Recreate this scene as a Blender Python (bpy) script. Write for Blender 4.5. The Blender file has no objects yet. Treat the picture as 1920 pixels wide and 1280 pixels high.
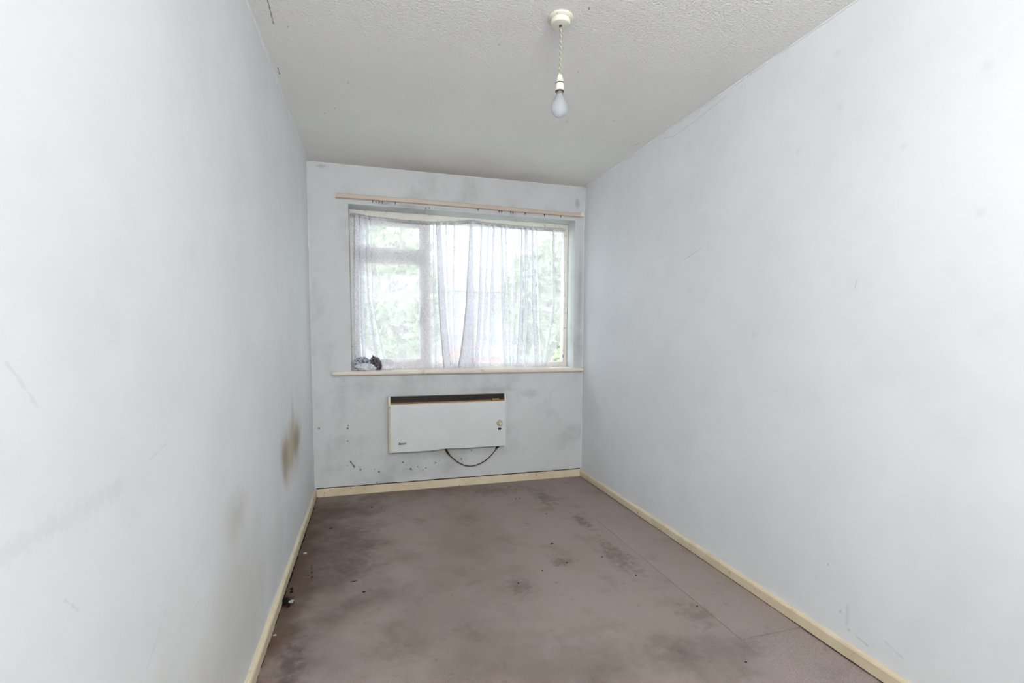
import bpy, bmesh, math, random
from mathutils import Vector, Matrix, noise

S = bpy.context.scene
COL = S.collection
W, H, L = 2.116, 2.4, 5.90          # room width, height, length (camera looks towards +y, window wall at y = 0)
PI = math.pi

# ------------------------------------------------------------------ camera, sky, lights, exposure
cam_data = bpy.data.cameras.new('camera')
cam = bpy.data.objects.new('camera', cam_data)
COL.objects.link(cam)
_yaw, _pitch, _roll = 0.27965, 0.0729, 0.0045
_cy, _sy, _cp, _sp = math.cos(_yaw), math.sin(_yaw), math.cos(_pitch), math.sin(_pitch)
_f = Vector((_sy*_cp, _cy*_cp, -_sp))
_r = Vector((_cy, -_sy, 0))
_u = _r.cross(_f)
_cr, _sr = math.cos(_roll), math.sin(_roll)
_r2 = _r*_cr + _u*_sr
_u2 = _u*_cr - _r*_sr
_m = Matrix((( _r2.x, _u2.x, -_f.x, 0.4212), (_r2.y, _u2.y, -_f.y, -3.756), (_r2.z, _u2.z, -_f.z, 1.1956), (0, 0, 0, 1)))
cam.matrix_world = _m
cam_data.sensor_fit = 'HORIZONTAL'
cam_data.sensor_width = 36.0
cam_data.lens = 912.0/1920*36.0
cam_data.shift_y = 54.0/1920
cam_data.clip_start = 0.02
S.camera = cam

world = bpy.data.worlds.new('overcast_sky')
S.world = world
world.use_nodes = True
_bg = world.node_tree.nodes['Background']
_bg.inputs['Color'].default_value = (0.86, 0.915, 1.0, 1)
_bg.inputs['Strength'].default_value = 5.4

def area(name, loc, rot, sx, sy, power, color, portal=False):
    d = bpy.data.lights.new(name, 'AREA')
    d.shape = 'RECTANGLE'
    d.size, d.size_y = sx, sy
    d.energy = power
    d.color = color
    o = bpy.data.objects.new(name, d)
    o.location = loc
    o.rotation_euler = rot
    COL.objects.link(o)
    if portal:
        d.cycles.is_portal = True
    return o
area('window_portal', (1.15, 0.27, 1.52), (PI/2, 0, PI), 1.72, 1.2, 10, (1, 1, 1), True)
# the photographer's large soft flash, standing at the far end of the room behind the camera
area('soft_flash', (0.68, -5.10, 2.02), (PI/2+0.52, 0, 0.08), 1.2, 0.6, 84, (0.985, 0.99, 0.99))

S.view_settings.view_transform = 'Standard'
S.view_settings.look = 'None'
S.view_settings.gamma = 1
S.view_settings.use_curve_mapping = False
S.view_settings.exposure = 0.0

# ------------------------------------------------------------------ material helpers
def srgb(r, g, b):
    def c(v):
        v /= 255.0
        return v/12.92 if v <= 0.04045 else ((v+0.055)/1.055)**2.4
    return (c(r), c(g), c(b), 1)

class NT:
    def __init__(self, name, rough=0.6, spec=0.3):
        self.m = bpy.data.materials.new(name)
        self.m.use_nodes = True
        self.t = self.m.node_tree
        self.n = self.t.nodes
        self.b = self.n['Principled BSDF']
        self.out = self.n['Material Output']
        self.b.inputs['Roughness'].default_value = rough
        self.b.inputs['Specular IOR Level'].default_value = spec
        self.coord = None
    def link(self, a, b): self.t.links.new(a, b)
    def obj(self):
        if self.coord is None:
            self.coord = self.n.new('ShaderNodeTexCoord').outputs['Object']
        return self.coord
    def val(self, x, inp):
        if isinstance(x, (int, float, tuple, list)): inp.default_value = x
        else: self.link(x, inp)
    def math(self, op, a, b=0.0, c=0.0, clamp=False):
        k = self.n.new('ShaderNodeMath'); k.operation = op; k.use_clamp = clamp
        self.val(a, k.inputs[0]); self.val(b, k.inputs[1]); self.val(c, k.inputs[2])
        return k.outputs[0]
    def vmath(self, op, a, b=(0, 0, 0)):
        k = self.n.new('ShaderNodeVectorMath'); k.operation = op
        self.val(a, k.inputs[0]); self.val(b, k.inputs[1])
        return k.outputs['Value'] if op in ('LENGTH', 'DOT_PRODUCT', 'DISTANCE') else k.outputs['Vector']
    def noise(self, scale, detail=3, rough=0.55, vec=None, distort=0.0):
        k = self.n.new('ShaderNodeTexNoise')
        k.inputs['Scale'].default_value = scale; k.inputs['Detail'].default_value = detail
        k.inputs['Roughness'].default_value = rough; k.inputs['Distortion'].default_value = distort
        self.link(vec if vec is not None else self.obj(), k.inputs['Vector'])
        return k.outputs['Fac']
    def voronoi(self, scale, vec=None, feature='F1'):
        k = self.n.new('ShaderNodeTexVoronoi'); k.feature = feature
        k.inputs['Scale'].default_value = scale
        self.link(vec if vec is not None else self.obj(), k.inputs['Vector'])
        return k.outputs['Distance']
    def ramp(self, x, a, b, lo=0.0, hi=1.0):
        k = self.n.new('ShaderNodeMapRange'); k.interpolation_type = 'SMOOTHSTEP'
        self.link(x, k.inputs[0])
        k.inputs[1].default_value = a; k.inputs[2].default_value = b
        k.inputs[3].default_value = lo; k.inputs[4].default_value = hi
        return k.outputs[0]
    def mix(self, fac, a, b, blend='MIX'):
        k = self.n.new('ShaderNodeMix'); k.data_type = 'RGBA'; k.blend_type = blend
        self.val(fac, k.inputs[0]); self.val(a, k.inputs[6]); self.val(b, k.inputs[7])
        return k.outputs[2]
    def bump(self, h, strength=0.3, dist=0.005):
        k = self.n.new('ShaderNodeBump')
        k.inputs['Strength'].default_value = strength; k.inputs['Distance'].default_value = dist
        self.link(h, k.inputs['Height']); self.link(k.outputs[0], self.b.inputs['Normal'])
    def col(self, c): self.val(c, self.b.inputs['Base Color'])
    def blob(self, c, r, soft=1.0, wobble=0.35, nscale=9.0):
        """1 inside an ellipsoid-shaped patch round c with radii r, 0 outside, with a ragged edge"""
        d = self.vmath('SUBTRACT', self.obj(), tuple(c))
        d = self.vmath('DIVIDE', d, tuple(r))
        l = self.vmath('LENGTH', d)
        n = self.noise(nscale, 3)
        l = self.math('ADD', l, self.math('MULTIPLY', self.math('SUBTRACT', n, 0.5), wobble*3))
        return self.ramp(l, 1.0, 1.0-soft, 0.0, 1.0)
    def stroke(self, p, q, w, wobble=0.015):
        """1 along a thin scratch from p to q of half width w"""
        p, q = Vector(p), Vector(q); ab = q-p; ll = ab.length_squared
        pos = self.obj()
        d = self.vmath('SUBTRACT', pos, tuple(p))
        t = self.math('DIVIDE', self.vmath('DOT_PRODUCT', d, tuple(ab)), ll, clamp=True)
        k = self.n.new('ShaderNodeVectorMath'); k.operation = 'SCALE'
        k.inputs[0].default_value = tuple(ab); self.link(t, k.inputs['Scale'])
        l = self.vmath('LENGTH', self.vmath('SUBTRACT', d, k.outputs[0]))
        l = self.math('ADD', l, self.math('MULTIPLY', self.math('SUBTRACT', self.noise(55, 4, 0.7), 0.45), max(wobble, w*2.2)))
        return self.ramp(l, w, w*0.2, 0.0, 1.0)

def plain(name, c, rough=0.5, spec=0.3, vary=0.0, nscale=30, metal=0.0, dirt=None):
    k = NT(name, rough, spec)
    k.b.inputs['Metallic'].default_value = metal
    if vary:
        lo = tuple(x*(1-vary) for x in c[:3])+(1,)
        cc = k.mix(k.ramp(k.noise(nscale, 4), 0.3, 0.7), lo, c)
        if dirt:
            cc = k.mix(k.ramp(k.noise(nscale*2.3, 5), 0.58, 0.72), cc, dirt)
        k.col(cc)
    else:
        k.col(c)
    return k.m

# ------------------------------------------------------------------ materials
def wall_paint(name, base, stains):
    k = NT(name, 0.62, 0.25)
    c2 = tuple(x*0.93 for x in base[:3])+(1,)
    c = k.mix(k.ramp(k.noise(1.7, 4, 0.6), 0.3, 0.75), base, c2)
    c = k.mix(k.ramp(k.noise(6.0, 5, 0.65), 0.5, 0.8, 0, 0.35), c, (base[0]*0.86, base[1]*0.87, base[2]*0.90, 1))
    c = stains(k, c)
    k.col(c)
    k.bump(k.noise(140, 3), 0.10, 0.002)
    return k.m

def st_left(k, c):
    tan, dk = srgb(166, 146, 92), srgb(138, 116, 66)
    c = k.mix(k.math('MULTIPLY', k.blob((0, -0.98, 0.60), (1, 0.44, 0.22), 0.9, 0.25, 6), 0.62), c, tan)
    c = k.mix(k.math('MULTIPLY', k.blob((0, -1.18, 0.58), (1, 0.15, 0.16), 0.9, 0.3, 9), 0.62), c, dk)
    c = k.mix(k.math('MULTIPLY', k.blob((0, -0.80, 0.60), (1, 0.22, 0.12), 0.9, 0.3, 9), 0.60), c, dk)
    c = k.mix(k.math('MULTIPLY', k.blob((0, -0.92, 0.76), (1, 0.07, 0.16), 0.9, 0.3, 9), 0.30), c, tan)
    c = k.mix(k.math('MULTIPLY', k.blob((0, -2.06, 0.62), (1, 0.17, 0.12), 1.0, 0.3, 8), 0.30), c, srgb(150, 140, 118))
    c = k.mix(k.math('MULTIPLY', k.blob((0, -2.2, 0.25), (1, 1.1, 0.45), 1.0, 0.4, 4), 0.25), c, srgb(170, 162, 140))
    grey = srgb(120, 122, 122)
    for p, q, w, a in [((0, -3.06, 0.935), (0, -2.78, 0.932), 0.0260, 0.070), ((0, -2.66, 0.95), (0, -2.58, 0.962), 0.0036, 0.142),
                       ((0, -2.46, 0.54), (0, -2.40, 0.53), 0.0036, 0.126), ((0, -2.72, 0.56), (0, -2.62, 0.62), 0.0048, 0.095),
                       ((0, -3.03, 1.16), (0, -2.98, 1.10), 0.0048, 0.095), ((0, -2.95, 0.82), (0, -2.92, 0.79), 0.0042, 0.126),
                       ((0, -2.36, 0.44), (0, -2.27, 0.52), 0.0042, 0.110), ((0, -2.50, 0.62), (0, -2.35, 0.66), 0.0060, 0.063)]:
        c = k.mix(k.math('MULTIPLY', k.stroke(p, q, w), a), c, grey)
    return c
def st_right(k, c):
    grey = srgb(110, 112, 114)
    for p, q, w, a in [((0, -2.385, 1.40), (0, -2.380, 1.372), 0.005, 0.210), ((0, -2.395, 0.155), (0, -2.39, 0.148), 0.007, 0.210),
                       ((0, -2.427, 0.102), (0, -2.430, 0.10), 0.007, 0.252), ((0, -2.46, 0.095), (0, -2.50, 0.088), 0.006, 0.252),
                       ((0, -2.332, 0.31), (0, -2.334, 0.306), 0.005, 0.252), ((0, -2.42, 0.19), (0, -2.42, 0.12), 0.012, 0.105),
                       ((0, -2.56, 0.14), (0, -2.62, 0.12), 0.006, 0.126)]:
        c = k.mix(k.math('MULTIPLY', k.stroke(p, q, w, 0.006), a), c, grey)
    for p, q in [((0, -1.12, 2.372), (0, -1.22, 2.345)), ((0, -1.22, 2.345), (0, -1.40, 2.350)), ((0, -1.40, 2.350), (0, -1.66, 2.372)), ((0, -1.35, 1.62), (0, -1.5, 1.66))]:
        c = k.mix(k.math('MULTIPLY', k.stroke(p, q, 0.003, 0.006), 0.3), c, grey)
    for (y, z) in [(-2.281, 2.051), (-2.739, 1.963), (-2.258, 2.254), (-2.10, 1.95), (-2.52, 1.82), (-1.9, 1.2), (-2.75, 1.55)]:
        c = k.mix(k.math('MULTIPLY', k.blob((0, y, z), (1, 0.022, 0.02), 0.9, 0.2, 20), 0.07), c, grey)
    c = k.mix(k.math('MULTIPLY', k.blob((0, -0.35, 1.2), (1, 0.5, 1.0), 1.0, 0.3, 3), 0.12), c, srgb(140, 146, 150))
    return c
def st_back(k, c):
    # grey damp mottling, and black specks of mould and chipped paint low on the wall
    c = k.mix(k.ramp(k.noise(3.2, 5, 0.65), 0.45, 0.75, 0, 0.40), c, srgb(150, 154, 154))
    dark = srgb(48, 46, 46)
    sp = k.ramp(k.math('ADD', k.voronoi(30), k.math('MULTIPLY', k.math('SUBTRACT', k.noise(120, 3), 0.5), 0.35)), 0.24, 0.13, 0, 1)
    gate = k.ramp(k.noise(11, 2), 0.47, 0.56)
    reg = k.math('MAXIMUM', k.blob((0.40, 0, 0.21), (0.30, 1, 0.11), 0.7, 0.2, 6), k.blob((0.76, 0, 0.20), (0.34, 1, 0.09), 0.7, 0.2, 6))
    reg = k.math('MAXIMUM', reg, k.math('MULTIPLY', k.blob((0.17, 0, 0.46), (0.12, 1, 0.10), 0.7, 0.2, 6), 0.8))
    c = k.mix(k.math('MULTIPLY', k.math('MULTIPLY', sp, gate), k.math('MULTIPLY', reg, 0.85)), c, dark)
    fine = k.ramp(k.math('ADD', k.voronoi(75), k.math('MULTIPLY', k.math('SUBTRACT', k.noise(240, 3), 0.5), 0.35)), 0.26, 0.12, 0, 1)
    c = k.mix(k.math('MULTIPLY', k.math('MULTIPLY', fine, k.ramp(k.noise(14, 2), 0.52, 0.62)), k.math('MULTIPLY', reg, 0.7)), c, dark)
    for (x, z, r, a) in [(0.237, 0.50, .010, .8), (0.241, 0.52, .008, .8), (0.038, 0.509, .009, .8), (0.235, 0.405, .009, .6), (0.322, 0.183, .012, .6),
                         (0.44, 0.075, .009, .6), (0.691, 0.16, .012, .8), (0.456, 0.157, .012, .7), (1.167, 0.277, .008, .7), (1.085, 0.213, .012, .5)]:
        c = k.mix(k.math('MULTIPLY', k.blob((x, 0, z), (r, 1, r), 0.6, 0.3, 60), a), c, dark)
    c = k.mix(k.math('MULTIPLY', k.stroke((0.250, 0, 0.250), (0.278, 0, 0.205), 0.010, 0.01), 0.85), c, dark)
    for (x, z, rx, rz, a) in [(0.09, 2.375, .05, .02, .35), (2.05, 2.27, .03, .06, .35), (1.65, 0.72, .14, .06, .18), (0.52, 2.15, .07, .015, .35),
                              (0.75, 2.14, .5, .02, .25), (2.08, 1.5, .03, .6, .25), (1.35, 0.76, .3, .04, .2), (0.95, 0.27, .45, .06, .25)]:
        c = k.mix(k.math('MULTIPLY', k.blob((x, 0, z), (rx, 1, rz), 0.9, 0.35, 14), a), c, srgb(96, 98, 100))
    for (x, z) in [(0.821, 2.135), (0.849, 2.14), (1.22, 2.165), (1.394, 2.16), (1.481, 2.16), (1.761, 2.16)]:
        c = k.mix(k.math('MULTIPLY', k.blob((x, 0, z), (.006, 1, .010), 0.6, 0.3, 60), 0.7), c, dark)
    return c

M = {}
M['wall_left'] = wall_paint('left_wall_paint', (0.80, 0.825, 0.84, 1), st_left)
M['wall_right'] = wall_paint('right_wall_paint', (0.82, 0.845, 0.865, 1), st_right)
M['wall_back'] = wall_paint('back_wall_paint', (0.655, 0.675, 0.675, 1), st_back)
M['wall_front'] = wall_paint('front_wall_paint', (0.80, 0.82, 0.83, 1), lambda k, c: c)

def ceiling_mat():
    k = NT('stippled_ceiling_paint', 0.7, 0.2)
    c = k.mix(k.ramp(k.noise(2.0, 4), 0.3, 0.75), (0.94, 0.93, 0.905, 1), (0.91, 0.90, 0.875, 1))
    # dimming of the light towards the window, painted into the ceiling colour
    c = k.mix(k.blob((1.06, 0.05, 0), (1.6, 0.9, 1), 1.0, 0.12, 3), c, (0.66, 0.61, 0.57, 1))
    dark = srgb(90, 84, 78)
    for p, q, w, a in [((0.077, -1.75, 0), (0.071, -1.584, 0), 0.004, .7), ((0.028, -1.245, 0), (0.026, -1.19, 0), 0.004, .7),
                       ((2.06, -0.93, 0), (2.03, -0.88, 0), 0.006, .35), ((1.211, -2.017, 0), (1.213, -2.01, 0), 0.006, .8)]:
        c = k.mix(k.math('MULTIPLY', k.stroke(p, q, w, 0.003), a), c, dark)
    for (x, y) in [(0.122, -1.582), (0.25, -0.9), (0.19, -0.82), (0.33, -1.2), (1.745, -1.189), (1.35, -1.6), (0.95, -1.7), (1.5, -1.1)]:
        c = k.mix(k.math('MULTIPLY', k.blob((x, y, 0), (.005, .010, 1), 0.6, 0.3, 60), 0.3), c, dark)
    k.col(c)
    h = k.math('ADD', k.ramp(k.noise(105, 2, 0.5), 0.35, 0.72), k.math('MULTIPLY', k.noise(260, 2), 0.3))
    k.bump(h, 0.7, 0.003)
    return k.m
M['ceiling'] = ceiling_mat()

def carpet_mat(name, base, dirt=1.0):
    k = NT(name, 0.95, 0.05)
    b2 = (base[0]*0.96, base[1]*0.97, base[2]*0.90, 1)
    c = k.mix(k.ramp(k.noise(2.6, 5, 0.6), 0.38, 0.66), base, b2)
    c = k.mix(k.ramp(k.noise(5.5, 6, 0.65), 0.50, 0.80, 0, 0.62*dirt), c, (base[0]*0.55, base[1]*0.53, base[2]*0.50, 1))
    c = k.mix(k.ramp(k.noise(17, 5, 0.7), 0.58, 0.78, 0, 0.60*dirt), c, (base[0]*0.40, base[1]*0.38, base[2]*0.36, 1))
    brown = srgb(92, 66, 42)
    c = k.mix(k.math('MULTIPLY', k.blob((0.0, -1.3, 0), (0.20, 1.6, 1), 1.0, 0.45, 7), 0.75*dirt), c, brown)
    c = k.mix(k.math('MULTIPLY', k.blob((0.1, -1.0, 0), (0.55, 1.6, 1), 1.0, 0.45, 5), 0.60*dirt), c, srgb(92, 74, 62))
    c = k.mix(k.math('MULTIPLY', k.blob((0.75, -1.7, 0), (0.5, 0.8, 1), 1.0, 0.5, 4), 0.22*dirt), c, brown)
    c = k.mix(k.math('MULTIPLY', k.blob((0.2, -0.35, 0), (0.5, 0.35, 1), 1.0, 0.5, 5), 0.40*dirt), c, brown)
    c = k.mix(k.math('MULTIPLY', k.blob((0.8, -0.0, 0), (0.9, 0.30, 1), 1.0, 0.4, 5), 0.38*dirt), c, brown)
    c = k.mix(k.math('MULTIPLY', k.blob((0.95, -1.0, 0), (0.35, 0.9, 1), 1.0, 0.4, 4), 0.30*dirt), c, srgb(126, 112, 84))
    c = k.mix(k.math('MULTIPLY', k.blob((0.035, -1.47, 0), (0.05, 0.08, 1), 0.8, 0.4, 20), 0.9*dirt), c, srgb(30, 22, 14))
    c = k.mix(k.math('MULTIPLY', k.blob((1.62, -2.28, 0), (0.30, 0.22, 1), 1.0, 0.5, 9), 0.35*dirt), c, srgb(88, 76, 62))
    c = k.mix(k.math('MULTIPLY', k.blob((1.0, -2.2, 0), (0.6, 0.35, 1), 1.0, 0.5, 6), 0.35*dirt), c, srgb(92, 76, 58))
    for p, q, w, a in [((0.30, -1.36, 0), (0.33, -1.35, 0), 0.010, .6), ((0.10, -1.12, 0), (0.12, -1.30, 0), 0.008, .4)]:
        c = k.mix(k.math('MULTIPLY', k.stroke(p, q, w, 0.03), a*dirt), c, srgb(70, 58, 50))
    for x, y, rx, ry, a in [(1.70, -0.95, .06, .20, .45), (1.68, -1.45, .10, .30, .40), (1.36, -1.44, .09, .05, .45), (1.62, -0.45, .10, .25, .40), (1.08, -1.62, .09, .12, .35),
                            (0.28, -1.0, .22, .5, .30), (1.75, -2.05, .10, .12, .30), (0.55, -1.9, .12, .2, .12), (0.12, -1.95, .06, .25, .5), (1.3, -0.2, .3, .15, .35), (1.5, -2.2, .2, .12, .15)]:
        c = k.mix(k.math('MULTIPLY', k.blob((x, y, 0), (rx, ry, 1), 1.0, 0.8, 26), a*dirt), c, srgb(84, 70, 62))
    fine = k.noise(420, 2, 0.6)
    c = k.mix(k.ramp(fine, 0.3, 0.7), k.mix(0.42, c, (0.03, 0.024, 0.02, 1)), c)
    k.col(c)
    k.bump(k.math('ADD', fine, k.math('MULTIPLY', k.noise(60, 3), 0.6)), 0.5, 0.006)
    return k.m
CARPET = (0.455, 0.372, 0.352, 1)
M['carpet'] = carpet_mat('mauve_carpet_pile', CARPET)
M['carpet_strip'] = carpet_mat('mauve_carpet_offcut_pile', (0.465, 0.380, 0.365, 1), 0.8)

def skirting_mat():
    k = NT('cream_gloss_paint', 0.4, 0.35)
    c = k.mix(k.ramp(k.noise(5, 4), 0.35, 0.7), srgb(226, 213, 186), srgb(212, 197, 168))
    c = k.mix(k.ramp(k.noise(24, 5, 0.7), 0.60, 0.74, 0, 0.6), c, srgb(150, 116, 80))
    c = k.mix(k.ramp(k.voronoi(16), 0.10, 0.05, 0, 0.7), c, srgb(70, 52, 36))
    k.col(c)
    return k.m
M['skirting'] = skirting_mat()
M['gap'] = plain('brown_joint', srgb(84, 58, 36), 0.8, 0.1, 0.4, 20)
M['bead'] = plain('paint_bead', (0.88, 0.90, 0.92, 1), 0.5, 0.3, 0.1, 20)
M['frame'] = plain('cream_window_gloss', srgb(228, 224, 216), 0.4, 0.35, 0.06, 14, dirt=srgb(176, 166, 152))
M['sill'] = plain('pinkish_cream_sill_paint', srgb(230, 221, 209), 0.35, 0.4, 0.06, 6, dirt=srgb(204, 184, 170))
M['rail'] = plain('beige_plastic_track', srgb(208, 192, 178), 0.4, 0.35, 0.06, 8)
M['white_plastic'] = plain('white_plastic', srgb(225, 224, 216), 0.35, 0.4)
M['ivory'] = plain('ivory_plastic', srgb(232, 230, 214), 0.35, 0.4, 0.05, 40)
M['ivory_old'] = plain('yellowed_plastic', srgb(234, 229, 212), 0.4, 0.35, 0.06, 60, dirt=srgb(196, 170, 136))
M['black'] = plain('black_rubber', srgb(28, 24, 22), 0.6, 0.2)
M['dark_ring'] = plain('dark_grey_ring', srgb(70, 64, 56), 0.5, 0.3)
M['cord_pale'] = plain('pale_twisted_flex', srgb(206, 202, 186), 0.6, 0.2, 0.2, 90)
M['cord_dark'] = plain('grimy_twisted_flex', srgb(168, 160, 142), 0.6, 0.2, 0.2, 90)
M['cable'] = plain('brown_flex', srgb(88, 62, 40), 0.5, 0.3, 0.45, 22)
M['metal'] = plain('dull_metal', srgb(170, 165, 158), 0.35, 0.5, metal=0.8)
M['handle'] = plain('grey_handle_paint', srgb(66, 72, 88), 0.4, 0.4)
M['heater_white'] = plain('white_enamel', (0.715, 0.75, 0.75, 1), 0.30, 0.4, 0.05, 5)
M['heater_cream'] = plain('yellowed_enamel', srgb(212, 204, 178), 0.4, 0.35, 0.10, 20, dirt=srgb(150, 120, 80))
M['grille'] = plain('dark_brown_grille', srgb(62, 50, 42), 0.5, 0.3, 0.3, 30, dirt=srgb(92, 62, 36))
M['grille_dark'] = plain('matt_black', srgb(20, 17, 15), 0.8, 0.1)
M['rust'] = plain('rusty_lip', srgb(176, 138, 96), 0.6, 0.2, 0.3, 18, dirt=srgb(112, 76, 46))
M['knob'] = plain('aged_knob', srgb(196, 184, 158), 0.4, 0.4, 0.2, 90)
M['knob_cap'] = plain('pale_knob_cap', srgb(226, 222, 206), 0.35, 0.4)
M['neon_off'] = plain('dark_red_lens', srgb(52, 10, 12), 0.2, 0.5)
M['print_dark'] = plain('dark_print', srgb(42, 40, 34), 0.5, 0.2)
M['yellow_label'] = plain('yellow_label', srgb(190, 160, 90), 0.5, 0.2, 0.2, 120)
M['crumb'] = plain('dark_crumb', srgb(36, 28, 22), 0.9, 0.1, 0.3, 300)
M['leaf_bit'] = plain('dry_leaf', srgb(78, 56, 36), 0.9, 0.1, 0.3, 200)
M['paper'] = plain('pale_green_paper', srgb(206, 222, 196), 0.7, 0.1, 0.1, 200)

def glass_mat():
    m = bpy.data.materials.new('dusty_window_glass'); m.use_nodes = True
    t = m.node_tree; n = t.nodes; n.clear()
    o = n.new('ShaderNodeOutputMaterial'); tr = n.new('ShaderNodeBsdfTransparent'); gl = n.new('ShaderNodeBsdfGlossy'); df = n.new('ShaderNodeBsdfDiffuse')
    gl.inputs['Roughness'].default_value = 0.02
    tr.inputs['Color'].default_value = (0.96, 0.98, 0.97, 1)
    df.inputs['Color'].default_value = (0.7, 0.72, 0.72, 1)
    m1 = n.new('ShaderNodeMixShader'); m2 = n.new('ShaderNodeMixShader')
    m1.inputs[0].default_value = 0.05; m2.inputs[0].default_value = 0.05
    t.links.new(tr.outputs[0], m1.inputs[1]); t.links.new(gl.outputs[0], m1.inputs[2])
    t.links.new(m1.outputs[0], m2.inputs[1]); t.links.new(df.outputs[0], m2.inputs[2])
    t.links.new(m2.outputs[0], o.inputs[0])
    return m
M['glass'] = glass_mat()

def lace_mat(name, cover, fine_amp, col, translucency=0.45, motif=0.35):
    """net lace: open mesh between threads (transparent) and threads (diffuse + translucent), pattern in cloth coordinates"""
    k = NT(name)
    k.n.remove(k.b)
    uv = k.n.new('ShaderNodeTexCoord').outputs['UV']
    sep = k.n.new('ShaderNodeSeparateXYZ'); k.link(uv, sep.inputs[0])
    u, v = sep.outputs[0], sep.outputs[1]
    # fine net: blotchy knots
    f = k.ramp(k.voronoi(130, uv), 0.25, 0.62, fine_amp*0.8, -fine_amp*0.8)
    f2 = k.math('ADD', k.math('MULTIPLY', k.math('SUBTRACT', k.noise(60, 3, 0.6, uv), 0.5), fine_amp*1.2), k.math('MULTIPLY', k.math('SUBTRACT', k.noise(16, 3, 0.6, uv), 0.5), fine_amp*1.6))
    # diamonds of thicker thread with a dotted stem between them
    pu = k.math('DIVIDE', k.math('PINGPONG', u, 0.055), 0.055)
    pv = k.math('DIVIDE', k.math('PINGPONG', v, 0.085), 0.085)
    dia = k.ramp(k.math('ABSOLUTE', k.math('SUBTRACT', pu, pv)), 0.10, 0.03)
    stem = k.ramp(k.math('ABSOLUTE', k.math('SUBTRACT', pu, 0.98)), 0.12, 0.04)
    dots = k.math('MULTIPLY', stem, k.ramp(k.voronoi(110, uv), 0.5, 0.3))
    mot = k.math('MULTIPLY', k.math('MAXIMUM', dia, dots), motif)
    a = k.math('ADD', k.math('ADD', cover, k.math('ADD', f, f2)), mot, clamp=True)
    tr = k.n.new('ShaderNodeBsdfTransparent')
    df = k.n.new('ShaderNodeBsdfDiffuse'); df.inputs['Color'].default_value = col
    tl = k.n.new('ShaderNodeBsdfTranslucent'); tl.inputs['Color'].default_value = col
    m1 = k.n.new('ShaderNodeMixShader'); m1.inputs[0].default_value = translucency
    k.link(df.outputs[0], m1.inputs[1]); k.link(tl.outputs[0], m1.inputs[2])
    m2 = k.n.new('ShaderNodeMixShader'); k.link(a, m2.inputs[0])
    k.link(tr.outputs[0], m2.inputs[1]); k.link(m1.outputs[0], m2.inputs[2])
    k.link(m2.outputs[0], k.out.inputs[0])
    return k.m
M['lace'] = lace_mat('white_net_lace', 0.75, 0.14, (0.90, 0.90, 0.95, 1), 0.14, 0.13)
M['heading'] = lace_mat('gathered_net_heading', 0.84, 0.25, (0.62, 0.62, 0.66, 1), 0.12, 0.0)

def mottled_cloth(name, a, b, scale, rough=0.7):
    k = NT(name, rough, 0.25)
    c = k.mix(k.ramp(k.noise(scale, 5, 0.7, distort=0.6), 0.42, 0.56), a, b)
    k.col(c); k.bump(k.noise(scale*1.5, 3), 0.4, 0.003)
    return k.m
M['bag_white'] = mottled_cloth('cloudy_polythene', srgb(238, 241, 244), srgb(196, 202, 210), 26, 0.25)
M['cloth_dark'] = mottled_cloth('dark_mottled_polythene', srgb(66, 70, 84), srgb(190, 198, 208), 75, 0.4)
M['rag'] = mottled_cloth('brown_black_cloth', srgb(44, 40, 44), srgb(122, 112, 120), 60)
M['hem'] = mottled_cloth('bunched_net', srgb(246, 246, 252), srgb(222, 224, 234), 20)

# outdoors, with the washed-out glare of daylight put into pale colours
M['grass'] = plain('lawn', srgb(200, 206, 190), 0.9, 0.1, 0.3, 3)
M['paving'] = plain('pale_paving', srgb(196, 192, 186), 0.9, 0.1, 0.15, 2)
M['leaf_light'] = plain('light_green_leaves', srgb(208, 224, 184), 0.8, 0.1, 0.35, 4)
M['leaf_dark'] = plain('mid_green_leaves', srgb(200, 218, 196), 0.8, 0.1, 0.35, 4)
M['bark'] = plain('grey_bark', srgb(206, 202, 196), 0.9, 0.1, 0.2, 9)
M['render'] = plain('pale_house_render', srgb(206, 204, 208), 0.9, 0.1, 0.05, 2)
M['roof'] = plain('grey_roof_tiles', srgb(196, 190, 192), 0.9, 0.1, 0.2, 6)
M['pane_far'] = plain('far_window_pane', srgb(176, 182, 190), 0.3, 0.5)
M['car_red'] = plain('red_car_paint', srgb(226, 140, 120), 0.25, 0.5)
M['car_silver'] = plain('silver_car_paint', srgb(206, 208, 212), 0.25, 0.5)
M['tyre'] = plain('tyre_rubber', srgb(50, 50, 52), 0.8, 0.1)
M['fence_wood'] = plain('weathered_fence_wood', srgb(186, 170, 150), 0.9, 0.1, 0.2, 5)

# ------------------------------------------------------------------ object helpers
def ob(name, data, parent=None, loc=(0, 0, 0)):
    o = bpy.data.objects.new(name, data)
    COL.objects.link(o)
    o.location = loc
    if parent: o.parent = parent
    return o
def mesh(name, bm, mat, parent=None, loc=(0, 0, 0), smooth=False, angle=None):
    me = bpy.data.meshes.new(name)
    bmesh.ops.recalc_face_normals(bm, faces=bm.faces)
    bm.to_mesh(me); bm.free()
    me.materials.append(mat)
    if smooth:
        for p in me.polygons: p.use_smooth = True
        if angle:
            me.set_sharp_from_angle(angle=math.radians(angle))
    return ob(name, me, parent, loc)
def tag(o, label=None, cat=None, group=None, kind=None):
    if label: o['label'] = label
    if cat: o['category'] = cat
    if group: o['group'] = group
    if kind: o['kind'] = kind
    return o
def empty(name, loc, label=None, cat=None, group=None, kind=None):
    o = ob(name, None, None, loc)
    o.empty_display_size = 0.05
    return tag(o, label, cat, group, kind)
def struct(name, bm, mat, label, cat=None, loc=(0, 0, 0), **kw):
    o = mesh(name, bm, mat, None, loc, **kw)
    return tag(o, label, cat, None, 'structure')
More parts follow.
